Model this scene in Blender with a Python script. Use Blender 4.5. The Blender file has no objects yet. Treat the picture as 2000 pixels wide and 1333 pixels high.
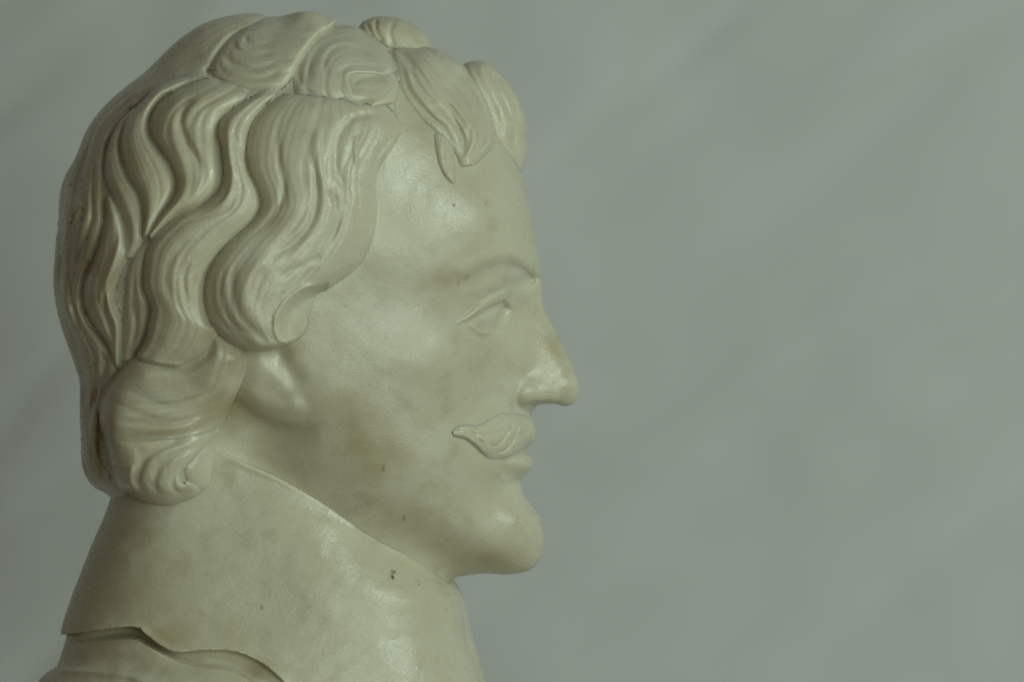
import bpy, math
import numpy as np

# ----------------------------------------------------------------------------
# camera, world, lamps, exposure
# 1 unit of the sculptor's drawing plane ("px") = 1/4000 m ; the drawing plane is
# the bust's own plane of symmetry (x forward to the face, z up), w = sideways.
# ----------------------------------------------------------------------------
S = 1.0 / 4000.0
UC, VC = 1000.0, 666.5
sc = bpy.context.scene
CAMD = 6.0
cam_d = bpy.data.cameras.new('camera')
cam = bpy.data.objects.new('camera', cam_d)
sc.collection.objects.link(cam)
cam.location = (0, -CAMD, 0)
cam.rotation_euler = (math.radians(90), 0, 0)
cam_d.sensor_width = 36.0
cam_d.lens = 36.0 * CAMD / 0.5
cam_d.clip_end = 100
cam_d.dof.use_dof = True
cam_d.dof.focus_distance = CAMD - 0.045
cam_d.dof.aperture_fstop = 5.0
sc.camera = cam

world = bpy.data.worlds.new('World')
sc.world = world
world.use_nodes = True
bg = world.node_tree.nodes['Background']
bg.inputs['Color'].default_value = (1.0, 0.74, 0.46, 1)
bg.inputs['Strength'].default_value = 0.06


def area(name, loc, target, size, size_y, power, color):
    d = bpy.data.lights.new(name, 'AREA')
    d.shape = 'RECTANGLE'
    d.size = size
    d.size_y = size_y
    d.energy = power
    d.color = color
    o = bpy.data.objects.new(name, d)
    sc.collection.objects.link(o)
    o.location = loc
    from mathutils import Vector
    v = Vector(target) - Vector(loc)
    o.rotation_euler = v.to_track_quat('-Z', 'Y').to_euler()
    return o


area('window_light', (2.0, -1.45, 1.15), (-0.05, 0.0, 0.0), 0.5, 0.9, 19.5, (0.80, 1.0, 0.90))
area('fill_light', (1.3, -2.85, 0.0), (-0.05, 0.0, 0.0), 2.2, 1.8, 37.5, (0.85, 1.0, 0.86))  # broad soft fill, added to flatten the shading across face and collar
sc.view_settings.view_transform = 'Standard'
sc.view_settings.look = 'None'
sc.view_settings.exposure = 0.0
sc.view_settings.gamma = 1.0
sc.view_settings.use_curve_mapping = False

# ----------------------------------------------------------------------------
# map domain
# ----------------------------------------------------------------------------
U0, U1, V0, V1 = -40, 1200, -40, 1560
NU, NV = U1 - U0, V1 - V0
rng = np.random.RandomState(7)


def P(*a):
    return np.array(a, float)


def catmull(pts, n):
    """smooth open curve through pts, n samples evenly spaced along it"""
    p = np.asarray(pts, float)
    q = np.vstack([2 * p[0] - p[1], p, 2 * p[-1] - p[-2]])
    out = []
    for i in range(len(p) - 1):
        t = np.linspace(0, 1, 24, endpoint=False)[:, None]
        a, b, c, d = q[i], q[i + 1], q[i + 2], q[i + 3]
        out.append(0.5 * (2 * b + (c - a) * t + (2 * a - 5 * b + 4 * c - d) * t * t + (3 * b - a - 3 * c + d) * t ** 3))
    out.append(p[-1:])
    c = np.vstack(out)
    s = np.r_[0, np.cumsum(np.hypot(*np.diff(c, axis=0).T))]
    x = np.linspace(0, s[-1], n)
    return np.stack([np.interp(x, s, c[:, 0]), np.interp(x, s, c[:, 1])], 1)


def gauss1(a, sig, axis):
    r = max(1, int(sig * 3 + 0.5))
    k = np.exp(-0.5 * (np.arange(-r, r + 1) / sig) ** 2)
    k /= k.sum()
    pad = [(0, 0)] * a.ndim
    pad[axis] = (r, r)
    b = np.pad(a, pad, mode='edge')
    out = np.zeros_like(a)
    n = a.shape[axis]
    for i, kk in enumerate(k):
        sl = [slice(None)] * a.ndim
        sl[axis] = slice(i, i + n)
        out += kk * b[tuple(sl)]
    return out


def blur(a, sig):
    return gauss1(gauss1(np.asarray(a, float), sig, 0), sig, 1)


def upsample(a, k, axis):
    n = a.shape[axis]
    x = np.arange((n - 1) * k + 1) / k
    i = np.minimum(x.astype(int), n - 2)
    t = x - i
    g = lambda j: np.take(a, np.clip(j, 0, n - 1), axis=axis)
    sh = [1] * a.ndim
    sh[axis] = -1
    t = t.reshape(sh)
    a0, a1, a2, a3 = g(i - 1), g(i), g(i + 1), g(i + 2)
    return 0.5 * (2 * a1 + (a2 - a0) * t + (2 * a0 - 5 * a1 + 4 * a2 - a3) * t * t + (3 * a1 - a0 - 3 * a2 + a3) * t ** 3)


def noise2(shape_u, shape_v, cell, seed):
    r = np.random.RandomState(seed)
    k = int(cell)
    a = r.rand((shape_u + k - 1) // k + 3, (shape_v + k - 1) // k + 3) * 2 - 1
    b = upsample(upsample(a, k, 0), k, 1)
    return b[:shape_u, :shape_v]


UU, VV = np.meshgrid(np.arange(U0, U1, dtype=float), np.arange(V0, V1, dtype=float), indexing='ij')


def bbox(p, m):
    a = np.floor(p.min(0) - m).astype(int) - np.array([U0, V0])
    b = np.ceil(p.max(0) + m).astype(int) - np.array([U0, V0])
    a = np.clip(a, 0, [NU - 2, NV - 2])
    b = np.clip(b, 1, [NU - 1, NV - 1])
    return slice(a[0], b[0] + 1), slice(a[1], b[1] + 1)


def poly_dist(line, u, v, closed=False):
    """distance to a polyline, side (+ = right hand of travel as seen on screen), arc fraction"""
    p = np.asarray(line, float)
    if closed:
        p = np.vstack([p, p[:1]])
    u = u.astype(np.float32)
    v = v.astype(np.float32)
    best = np.full(u.shape, 1e18, np.float32)
    side = np.zeros(u.shape, np.float32)
    frac = np.zeros(u.shape, np.float32)
    seg = np.hypot(*np.diff(p, axis=0).T)
    cum = np.r_[0, np.cumsum(seg)]
    f4 = np.float32
    for i in range(len(p) - 1):
        d = p[i + 1] - p[i]
        L2 = max((d ** 2).sum(), 1e-9)
        a, b = u - f4(p[i, 0]), v - f4(p[i, 1])
        t = np.clip((a * f4(d[0]) + b * f4(d[1])) * f4(1 / L2), 0, 1)
        dd = (a - t * f4(d[0])) ** 2 + (b - t * f4(d[1])) ** 2
        m = dd < best
        best[m] = dd[m]
        if not closed:
            side[m] = np.sign(f4(d[0]) * b[m] - f4(d[1]) * a[m])
            frac[m] = (cum[i] + t[m] * seg[i]) / cum[-1]
    return np.sqrt(best), side, frac


def inside_poly(p, u, v):
    p = np.asarray(p, float)
    c = np.zeros(u.shape, bool)
    j = len(p) - 1
    for i in range(len(p)):
        (x1, y1), (x2, y2) = p[i], p[j]
        if y1 != y2:
            m = ((y1 > v) != (y2 > v)) & (u < (x2 - x1) * (v - y1) / (y2 - y1) + x1)
            c ^= m
        j = i
    return c


def poly_sd(poly, n=140, m=60, smooth=True, full=False):
    """signed distance to a closed outline (negative inside) on its box"""
    p = np.asarray(poly, float)
    if smooth:
        p = catmull(np.vstack([p, p[:1]]), n)[:-1]
    b = (slice(0, NU), slice(0, NV)) if full else bbox(p, m)
    d, _, _ = poly_dist(p, UU[b], VV[b], True)
    return b, np.where(inside_poly(p, UU[b], VV[b]), -d, d)


def smooth01(x):
    x = np.clip(x, 0, 1)
    return x * x * (3 - 2 * x)


def smax(a, b, k):
    h = np.clip(0.5 + 0.5 * (a - b) / k, 0, 1)
    return b + (a - b) * h + k * h * (1 - h)


def stroke(D, pts, depth, sl, sr=None, taper=0.18, p=2.0):
    """raise (depth>0) or cut (depth<0) D along a curve; sl / sr = widths on its left / right"""
    sr = sl if sr is None else sr
    q = np.asarray(pts, float)
    c = catmull(pts, int(np.clip(np.hypot(*np.diff(q, axis=0).T).sum() / 9, 8, 60)))
    b = bbox(c, 2.7 * max(sl, sr))
    d, s, f = poly_dist(c, UU[b], VV[b])
    w = np.where(s > 0, sr, sl)
    e = np.exp(-(d / w) ** p)
    if taper > 0:
        e = e * smooth01(f / taper + 0.15) * smooth01((1 - f) / taper + 0.15)
    D[b] += depth * e


def pillow(D, poly, height, R, add=True, smooth=True):
    b, sd = poly_sd(poly, m=6, smooth=smooth)
    t = 1 - np.clip(-sd / R, 0, 1)
    D[b] += height * np.sqrt(np.clip(1 - t * t, 0, 1)) * (sd < 0)


def bump(D, cu, cv, ru, rv, h, rot=0.0):
    b = bbox(P((cu - 3 * max(ru, rv), cv - 3 * max(ru, rv)), (cu + 3 * max(ru, rv), cv + 3 * max(ru, rv))), 1)
    a, c = UU[b] - cu, VV[b] - cv
    x = a * math.cos(rot) + c * math.sin(rot)
    y = -a * math.sin(rot) + c * math.cos(rot)
    D[b] += h * np.exp(-(x / ru) ** 2 - (y / rv) ** 2)


# ----------------------------------------------------------------------------
# head: half-width of skull, face and neck over the plane of symmetry
# thin-plate surface through measured half-widths, stored as H = w^2
# ----------------------------------------------------------------------------
hair_back = P((640, 36), (600, 27), (547, 38), (500, 25), (440, 31), (395, 45), (365, 63), (335, 87), (305, 117), (281, 141), (248, 165),
              (215, 192), (185, 225), (164, 258), (149, 294), (140, 312), (122, 342), (110, 378), (107, 440), (104, 480), (101, 540),
              (104, 596), (116, 644), (131, 686), (144, 728), (150, 760), (150, 800), (151, 860), (156, 911), (171, 947), (192, 966), (213, 983))
scalp_back = catmull(hair_back, 60)
tg = np.gradient(scalp_back, axis=0)
scalp_back = scalp_back - np.stack([-tg[:, 1], tg[:, 0]], 1) / np.hypot(*tg.T)[:, None] * 16.0
face_front = P((690, 62), (745, 88), (790, 106), (850, 110), (897, 128), (934, 165), (961, 211), (980, 257), (1000, 300), (1021, 345),
               (1031, 390), (1042, 440), (1051, 490), (1055, 520), (1054, 545), (1050, 575), (1047, 610), (1042, 660), (1038, 710), (1035, 760), (1036, 800),
               (1040, 825), (1044, 845), (1041, 862), (1030, 878), (1035, 893), (1039, 908), (1027, 926), (1019, 940), (1019, 953), (1029, 974),
               (1045, 997), (1058, 1022), (1064, 1050), (1061, 1076), (1050, 1100), (1033, 1115), (1008, 1121), (950, 1121), (905, 1126), (878, 1138),
               (864, 1175), (872, 1240), (885, 1330), (900, 1450), (915, 1560))
front_R = np.interp(np.arange(len(face_front)),
                    [0, 5, 9, 12, 14, 16, 20, 22, 24, 26, 29, 33, 35, 37, 39, 41, 45],
                    [150, 150, 190, 150, 70, 60, 70, 75, 55, 45, 55, 60, 60, 105, 110, 120, 140])
neck_back = P((225, 1010), (215, 1100), (205, 1200), (200, 1330), (195, 1450), (190, 1560))

pts_w = [
    # forehead
    (1005, 400, 120), (955, 400, 192), (885, 400, 240), (800, 400, 277), (740, 400, 298), (640, 400, 323), (550, 400, 334), (450, 400, 334),
    (985, 340, 112), (930, 340, 176), (850, 330, 230), (950, 260, 100), (900, 260, 158), (820, 260, 218), (720, 280, 276),
    (880, 180, 105), (820, 190, 165), (740, 190, 215), (640, 180, 240), (520, 180, 240), (400, 200, 232), (700, 110, 120), (600, 100, 148), (480, 110, 150), (380, 130, 125), (300, 180, 115),
    (330, 260, 246), (230, 300, 186), (520, 280, 308), (400, 300, 298),
    (1022, 470, 112), (965, 470, 198), (890, 470, 250), (810, 470, 286),
    # brow
    (1036, 520, 82), (1008, 520, 136), (950, 520, 202), (890, 520, 250), (820, 520, 281), (750, 520, 297), (640, 520, 312), (550, 520, 326), (420, 520, 334), (300, 450, 308), (205, 430, 248), (150, 430, 172),
    # eye level, cheekbone
    (1034, 575, 52), (1010, 572, 88), (985, 580, 126), (940, 580, 186), (890, 590, 229), (820, 590, 262), (740, 590, 280),
    (1028, 620, 46), (1002, 625, 74), (985, 628, 98), (966, 628, 128), (945, 625, 162), (900, 635, 208), (850, 645, 244), (790, 655, 271), (700, 640, 288), (600, 640, 298), (480, 640, 308), (350, 620, 300), (230, 600, 246), (150, 600, 150),
    (1020, 680, 72), (985, 690, 112), (940, 700, 168), (880, 705, 232), (825, 705, 266), (760, 710, 280), (680, 720, 286), (560, 740, 286),
    (1014, 750, 76), (985, 760, 112), (950, 765, 150), (900, 775, 198), (830, 780, 240), (760, 790, 262), (680, 800, 270), (600, 800, 266),
    # mouth, jaw
    (1025, 835, 58), (1000, 840, 100), (950, 840, 152), (900, 850, 191), (820, 855, 230), (740, 860, 252), (660, 870, 254), (590, 870, 238), (520, 860, 206), (450, 850, 204), (370, 850, 236), (290, 850, 236), (235, 850, 208), (195, 850, 146), (330, 940, 205), (250, 940, 160),
    (1020, 905, 50), (990, 905, 98), (950, 910, 142), (900, 920, 177), (820, 930, 214), (740, 930, 234), (660, 930, 226), (590, 925, 208),
    (1003, 950, 52), (970, 960, 104), (900, 975, 160), (820, 985, 190), (740, 980, 204), (660, 975, 198),
    (1042, 1010, 50), (1010, 1005, 88), (960, 1010, 120), (880, 1020, 156), (800, 1030, 158), (730, 1030, 168),
    (1042, 1060, 52), (1010, 1060, 86), (960, 1062, 112), (900, 1065, 116), (840, 1075, 106),
    (1020, 1098, 50), (980, 1100, 72), (930, 1100, 74), (880, 1108, 62),
    # neck (inside the collar)
    (820, 1150, 90), (700, 1120, 140), (550, 1050, 172), (400, 1000, 176), (300, 1000, 130), (600, 1250, 168), (400, 1250, 175), (780, 1300, 130), (290, 1250, 120), (550, 1450, 175), (760, 1500, 140), (320, 1480, 130),
    (470, 780, 246), (380, 740, 258), (280, 740, 232), (200, 720, 162),
]
back_pts = np.vstack([scalp_back, neck_back])
back_R = np.r_[np.interp(np.linspace(0, 1, 60), [0, .3, .6, .8, 1], [140, 140, 160, 115, 95]), np.full(len(neck_back), 90)]
front_pts = face_front
cons = [(u, v, w * w) for u, v, w in pts_w]


def outline(pts, R, sgn):
    t = np.gradient(pts, axis=0)
    n = np.stack([t[:, 1], -t[:, 0]], 1) / np.hypot(*t.T)[:, None] * sgn
    o = pts + n * 14
    for p, q, r in zip(pts, o, R):
        cons.append((p[0], p[1], 0.0))
        cons.append((q[0], q[1], -2 * r * 14 + 0.0))


outline(front_pts, front_R, 1)
outline(back_pts, back_R, -1)
C = np.array(cons)


def tps(C, step, lam=1e-3):
    X = C[:, :2] / 500.0
    y = C[:, 2] / 1e4
    r2 = ((X[:, None] - X[None]) ** 2).sum(-1)
    K = 0.5 * r2 * np.log(r2 + 1e-12) + lam * np.eye(len(X)) * 0.02
    A = np.zeros((len(X) + 3,) * 2)
    A[:-3, :-3] = K
    A[:-3, -3] = 1
    A[:-3, -2:] = X
    A[-3:, :-3] = A[:-3, -3:].T
    sol = np.linalg.solve(A, np.r_[y, 0, 0, 0])
    gu, gv = np.arange(U0, U1 + step, step) / 500.0, np.arange(V0, V1 + step, step) / 500.0
    out = np.zeros((len(gu), len(gv)))
    for i, x in enumerate(gu):
        q = (x - X[:, 0][None]) ** 2 + (gv[:, None] - X[:, 1][None]) ** 2
        out[i] = (0.5 * q * np.log(q + 1e-12)) @ sol[:-3] + sol[-3] + sol[-2] * x + sol[-1] * gv
    out *= 1e4
    return upsample(upsample(out, step, 0), step, 1)[:NU, :NV]


H_face = tps(C, 4)
# calm the broad plane of cheek and jaw
soft = upsample(upsample(blur(H_face[::4, ::4], 11), 4, 0), 4, 1)
soft = np.pad(soft, ((0, max(0, NU - soft.shape[0])), (0, max(0, NV - soft.shape[1]))), mode='edge')[:NU, :NV]
wk_ = np.exp(-((UU - 735) / 170) ** 4 - ((VV - 740) / 235) ** 4)
H_face = H_face * (1 - wk_) + soft * wk_

# nose: its own outline and half-widths, joined to the face
nose_line = P((1051, 562), (1054, 585), (1066, 612), (1086, 650), (1105, 690), (1120, 724), (1130, 748), (1131, 768), (1124, 784), (1110, 794),
              (1085, 797), (1060, 798), (1040, 800))
nose_R = P(24, 22, 20, 20, 22, 26, 36, 42, 36, 60, 110, 140, 140)
nc = []
t = np.gradient(nose_line, axis=0)
n = np.stack([t[:, 1], -t[:, 0]], 1) / np.hypot(*t.T)[:, None]
for p, q, r in zip(nose_line, nose_line + n * 10, nose_R):
    nc += [(p[0], p[1], 0.0), (q[0], q[1], -2 * r * 10)]
for u, v, w in [(1040, 600, 30), (1052, 620, 28), (1040, 640, 42), (1020, 620, 40), (1068, 650, 30), (1040, 680, 60), (1020, 700, 80), (1000, 700, 97), (1082, 690, 36), (1100, 720, 36), (1060, 720, 56), (1030, 730, 72),
                (1112, 750, 38), (1085, 750, 52), (1050, 758, 74), (1022, 765, 88), (1002, 765, 88), (1108, 778, 34), (1080, 782, 52), (1050, 785, 66), (1025, 788, 78),
                (985, 760, 106), (970, 700, 112), (985, 640, 72), (960, 780, 120), (1000, 805, 40), (970, 840, -60), (900, 700, -80), (940, 560, -60), (1000, 540, -40), (880, 850, -100)]:
    nc.append((u, v, w * abs(w)))
H_nose = tps(np.array(nc), 4)
b, sdn = poly_sd([(1058, 545), (1020, 560), (975, 640), (955, 760), (975, 806), (1020, 812), (1060, 806), (1110, 802), (1140, 780), (1140, 740), (1110, 680), (1075, 620)], m=200)
Hn = np.full_like(H_face, -6e4)
Hn[b] = H_nose[b] - np.clip(sdn, 0, None) * 900
H = smax(H_face, Hn, 2600.0)
H = blur(H, 1.5)

# ----------------------------------------------------------------------------
# carved relief of the face (D = offset along the surface)
# ----------------------------------------------------------------------------
Dk = np.zeros((NU, NV))
# brow and socket
stroke(Dk, [(893, 546), (920, 525), (950, 507), (985, 497), (1015, 501), (1040, 516)], 4.5, 18, 13)
stroke(Dk, [(889, 565), (915, 546), (945, 530), (982, 521), (1012, 526), (1032, 540), (1046, 556)], -3.4, 11, 26)
stroke(Dk, [(990, 519), (1012, 525), (1032, 539), (1046, 558)], -3.0, 8, 18, .35)
bump(Dk, 992, 596, 40, 34, -4)
bump(Dk, 1034, 550, 15, 18, -8)
bump(Dk, 1006, 556, 18, 13, -4)
bump(Dk, 950, 560, 36, 14, 3.5, -0.45)
# upper lid
lid_up = [(890, 633), (915, 612), (936, 594), (957, 579), (975, 570), (986, 568)]
stroke(Dk, lid_up, -2.2, 6, 3, 0.3)
pillow(Dk, [(890, 633), (915, 612), (936, 594), (957, 579), (975, 570), (986, 568), (992, 577), (990, 589), (975, 592), (954, 601), (936, 612), (918, 624), (900, 632)], 6.0, 8)
stroke(Dk, [(898, 634), (920, 625), (938, 614), (956, 604), (976, 595), (989, 592)], -2.8, 2.2, 9, 0.3)
# eyeball, its front edge, the inner corner
bump(Dk, 950, 622, 22, 18, 3.0)
stroke(Dk, [(990, 590), (984, 603), (975, 622), (969, 640), (967, 650)], -8, 15, 4.0, 0.25)
bump(Dk, 986, 600, 6, 9, -2.5)
stroke(Dk, [(916, 629), (929, 643), (945, 651), (965, 648)], 2.6, 3.0, 3.0, 0.3)
stroke(Dk, [(905, 640), (926, 655), (946, 661), (968, 656)], -1.6, 8, 6, 0.3)
stroke(Dk, [(878, 650), (915, 676), (955, 680), (985, 668)], -2.2, 13, 13, 0.3)
# nose wing, fold to the mouth
bump(Dk, 1016, 766, 26, 22, 4)
stroke(Dk, [(992, 732), (980, 750), (977, 772), (984, 792)], -1.6, 9, 12, 0.4)
bump(Dk, 1070, 793, 26, 6, -8)
stroke(Dk, [(1024, 792), (1046, 791), (1075, 792), (1100, 789)], -3, 6, 4, 0.3)
stroke(Dk, [(965, 752), (945, 780), (920, 806), (893, 830)], -3.0, 14, 17, 0.4)
bump(Dk, 915, 800, 26, 20, 2.0)
# mouth and chin
bump(Dk, 1018, 908, 20, 13, 5)
stroke(Dk, [(1038, 884), (1010, 892), (984, 900), (970, 902)], -4, 4, 6, 0.25)
stroke(Dk, [(986, 902), (987, 920), (994, 936)], -2.2, 7, 9, 0.35)
stroke(Dk, [(1020, 938), (1000, 942), (975, 950)], -3.5, 10, 10, 0.3)
bump(Dk, 1035, 1030, 30, 34, 2.5)
for k, (a, bb) in enumerate([(0, 0), (9, 2), (17, 6), (25, 12)]):
    stroke(Dk, [(1004 + a, 962 + bb), (1010 + a, 1000 + bb), (1020 + a, 1040 + bb), (1030 + a * .6, 1080)], -1.6, 2.8, 4.0, 0.4)
# cheekbone, temple, jaw
bump(Dk, 835, 700, 60, 45, 6)
bump(Dk, 770, 880, 50, 40, 1.5)
# ear: lobe, rim behind, notch
De = np.zeros((NU, NV))
bump(De, 505, 730, 44, 54, 8)
stroke(De, [(472, 752), (494, 774), (522, 790), (552, 798), (580, 794), (604, 780)], 11, 27, 19, 0.25)
bump(De, 640, 776, 50, 50, 7)
stroke(De, [(540, 660), (552, 690), (562, 716), (580, 738), (604, 752)], -9, 19, 17, 0.35)
bump(De, 546, 692, 22, 22, -10)
stroke(De, [(440, 770), (464, 786), (490, 804), (520, 822), (552, 834), (590, 838), (630, 834)], -22, 9, 44, 0.42)
be = bbox(P((380, 560), (760, 960)), 0)
Dk[be] += blur(De[be], 4.0)
# slow unevenness left by the chisel
Dk = blur(Dk, 1.2) + 0.6 * noise2(NU, NV, 46, 3) + 0.3 * noise2(NU, NV, 19, 4) + 0.07 * noise2(NU, NV, 6, 5)

# ----------------------------------------------------------------------------
# hair: every lock is drawn by its two edges (root to tip) and filled with strands
# ----------------------------------------------------------------------------
NEG = -60.0


def strands(tt, ss, n, seed, amp, wob=0.25):
    r = np.random.RandomState(seed)
    w = r.rand(n) + 0.45
    kn = np.r_[0, np.cumsum(w)] / w.sum()
    ph = sum(r.uniform(-1, 1) * np.sin(ss * (k + 1) * 2.2 + r.rand() * 6.3) for k in range(3)) * wob / n
    t = np.clip(tt + ph * np.sin(np.pi * np.clip(tt, 0, 1)), 0, 0.99999)
    i = np.clip(np.searchsorted(kn, t, side='right') - 1, 0, n - 1)
    x = (t - kn[i]) / (kn[i + 1] - kn[i])
    am = (0.45 + 0.75 * r.rand(n))[i]
    fade = 0.75 + 0.25 * np.sin(ss * 5 + 6.3 * r.rand(n)[i])
    sk = (0.35 + 0.3 * r.rand(n))[i]
    x = np.where(x < sk, 0.5 * x / sk, 0.5 + 0.5 * (x - sk) / (1 - sk))
    return amp * am * fade * (1 - np.abs(2 * x - 1) ** 2.0 - 0.62)


locks = []
RELIEF = {'rear_narrow': 1.4, 'rear_wave': 1.5, 'thin_strands': 1.4, 'side_back': 1.55, 'side_middle': 1.6, 'side_front': 1.6, 'temple': 1.65, 'fringe': 1.35, 'crown_shell': 1.25, 'crown_shell_front': 1.3, 'inner_curl': 1.2}


def lock(name, L, R, E, A, n, amp, skew=1.0, pw=2.2, f0=0.06, f1=0.06, seed=0, k=3.0, drop0=6, drop1=6, fine=0.24, wob=0.25, edge=0.6, prof='dome', pil=None):
    locks.append(dict(edge=edge, prof=prof, pil=pil, name=name, L=L, R=R, E=E, A=A, n=n, amp=amp, skew=skew, pw=pw, f0=f0, f1=f1, seed=seed, k=k, drop0=drop0, drop1=drop1, fine=fine, wob=wob))


def raster(l):
    n_s = 300
    Lc, Rc = catmull(l['L'], n_s), catmull(l['R'], n_s)
    ln = max(np.hypot(*np.diff(Lc, axis=0).T).sum(), np.hypot(*np.diff(Rc, axis=0).T).sum())
    wd = np.hypot(*(Lc - Rc).T).max()
    ns, nt = int(ln / 0.5) + 2, int(wd / 0.5) + 2
    Lc, Rc = catmull(l['L'], ns), catmull(l['R'], ns)
    s = np.linspace(0, 1, ns)[:, None]
    t = np.linspace(0, 1, nt)[None]
    X = Lc[:, None, 0] * (1 - t) + Rc[:, None, 0] * t
    Y = Lc[:, None, 1] * (1 - t) + Rc[:, None, 1] * t
    tt = t ** l['skew'] + 0 * s
    ss = s + 0 * t
    if l.get('prof', 'dome') == 'dome':
        dome = np.clip(1 - np.abs(2 * tt - 1) ** l['pw'], 0, 1) ** l.get('edge', .6)
    else:                                   # rises from the outer edge and stays up
        dome = np.clip(1 - (1 - np.clip(tt * 1.6, 0, 1)) ** l['pw'], 0, 1) ** l.get('edge', .6)
    E = np.interp(ss, np.linspace(0, 1, len(l['E'])), l['E']) if np.ndim(l['E']) else l['E']
    A = np.interp(ss, np.linspace(0, 1, len(l['A'])), l['A']) if np.ndim(l['A']) else l['A']
    A = A * RELIEF.get(l['name'], 1.0)
    e0 = 1 - np.sqrt(np.clip(1 - (1 - np.clip(ss / l['f0'], 0, 1)) ** 2, 0, 1))
    e1 = 1 - np.sqrt(np.clip(1 - (1 - np.clip((1 - ss) / l['f1'], 0, 1)) ** 2, 0, 1))
    z = E + A * dome - l['drop0'] * e0 - l['drop1'] * e1
    env = np.clip(np.minimum(ss / (l['f0'] + .02), (1 - ss) / (l['f1'] + .02)), 0.25, 1)
    z = z + strands(tt, ss, max(2, (l['n'] + 1) // 2), 50 + l['seed'], l['amp'] * 1.1, l['wob']) * env
    z = z + strands(tt, ss, l['n'] * 2 - 1, 10 + l['seed'], l['amp'] * 0.42, l['wob']) * env
    z = z + strands(tt, ss, l['n'] * 5 + 1, 90 + l['seed'], l['amp'] * l['fine'], 0.6) * env
    iu = np.clip(np.rint(X - U0).astype(int), 0, NU - 1)
    iv = np.clip(np.rint(Y - V0).astype(int), 0, NV - 1)
    b = (slice(max(iu.min() - 6, 0), iu.max() + 7), slice(max(iv.min() - 6, 0), iv.max() + 7))
    shp = (min(b[0].stop, NU) - b[0].start, min(b[1].stop, NV) - b[1].start)
    k = (iu - b[0].start) * shp[1] + iv - b[1].start
    tot = np.bincount(k.ravel(), z.ravel(), shp[0] * shp[1])
    cnt = np.bincount(k.ravel(), minlength=shp[0] * shp[1])
    z = np.where(cnt > 0, tot / np.maximum(cnt, 1), 0).reshape(shp)
    m = (cnt > 0).reshape(shp).astype(float)
    ws = blur(m, 0.7)
    zb = blur(z, 0.7) / np.maximum(ws, 1e-6)
    cov = ws > 0.42
    z = np.where(m > 0, 0.35 * z + 0.65 * zb, zb)
    if l.get('pil') is not None:
        pl = np.zeros((NU, NV), np.float32)
        pillow(pl, *l['pil'])
        z = z + pl[b]
    return b, np.where(cov, z, NEG), cov


A_L = [(600, 186), (560, 190), (528, 209), (500, 244), (489, 289), (492, 334), (511, 375), (516, 409), (497, 440), (455, 477), (421, 521), (408, 560), (408, 595), (418, 632), (440, 660), (473, 681), (520, 686)]
A_R = [(705, 200), (748, 208), (776, 232), (785, 260), (767, 297), (745, 330), (737, 365), (739, 410), (734, 461), (719, 500), (695, 530), (662, 555), (638, 572), (626, 592), (618, 620), (606, 650), (573, 672)]
G2 = [(477, 206), (444, 232), (432, 262), (440, 300), (443, 352), (429, 382), (402, 405), (365, 420), (336, 441), (303, 473)]
G1 = [(345, 182), (320, 199), (301, 229), (299, 259), (312, 285), (339, 322), (352, 356), (348, 386), (324, 424), (300, 462)]
G0 = [(305, 176), (262, 222), (241, 262), (241, 300), (256, 345), (279, 382), (288, 420), (287, 470)]

CURL = [(430, 648), (482, 684), (489, 707), (476, 735), (466, 770), (442, 809), (424, 845), (421, 884), (421, 920), (412, 950), (392, 967), (366, 979), (336, 989), (300, 985), (264, 970), (236, 945), (221, 906), (206, 862), (198, 816),
        (208, 770), (238, 726), (280, 692), (340, 690), (400, 670)]
CP = (CURL, 42, 60)
lock('crown_back', [(600, 22), (545, 24), (500, 17), (440, 22), (395, 36), (350, 64), (305, 106), (270, 136), (240, 160)],
     [(620, 80), (520, 90), (470, 118), (440, 150), (425, 168), (370, 178), (310, 195), (258, 222)], 9, 9, 6, 2.6, seed=1, f0=.02, f1=.12, drop1=3, fine=.3)
lock('back_upper', [(262, 148), (205, 192), (162, 250), (140, 300), (118, 340), (105, 390), (97, 450), (95, 500)],
     [(290, 190), (250, 235), (220, 270), (210, 320), (209, 388), (212, 430), (202, 474), (186, 514)], 6, 11, 5, 5.6, seed=2, drop1=2, edge=.8, k=8)
lock('back_middle', [(130, 350), (104, 400), (98, 450), (100, 490), (93, 540), (99, 600), (114, 655), (132, 700), (144, 740)],
     [(190, 430), (196, 455), (192, 486), (180, 520), (166, 551), (165, 590), (178, 630), (205, 665), (224, 702)], 6, 12, 5, 5.6, k=8, seed=3, drop0=3, f0=.35, edge=.8)
lock('back_lower', [(108, 610), (118, 655), (134, 710), (142, 760), (142, 820), (144, 880), (156, 935), (188, 972)],
     [(176, 610), (198, 650), (226, 690), (238, 716), (222, 752), (206, 792), (198, 835), (202, 885), (226, 935)], 5, 10, 5, 5.6, k=8, seed=4, drop0=4, f0=.35, f1=.12, edge=.8)
lock('nape', [(148, 830), (150, 905), (166, 950), (190, 974), (216, 992)], [(210, 830), (225, 900), (240, 945), (280, 985), (330, 1000)], 3, 6, 3, 0.8, seed=5, edge=.8)
lock('rear_narrow', [(272, 205), (234, 245), (211, 300), (209, 345), (228, 390), (249, 427), (254, 465), (246, 505)],
     [(282, 205), (247, 258), (241, 300), (256, 345), (279, 382), (288, 420), (289, 470), (272, 508)], 5, 12, 2, 2.8, k=8, seed=6, f1=.2, drop1=5, edge=.8)
lock('rear_wave', [(212, 385), (210, 431), (200, 476), (186, 514), (172, 551), (170, 592), (188, 635), (214, 672), (232, 716)],
     [(228, 388), (248, 428), (256, 470), (264, 500), (242, 545), (233, 580), (246, 622), (247, 662), (241, 716)], 5, 14, 4, 3.6, k=8, seed=7, f0=.3, f1=.12, drop0=14, edge=.8)
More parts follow.
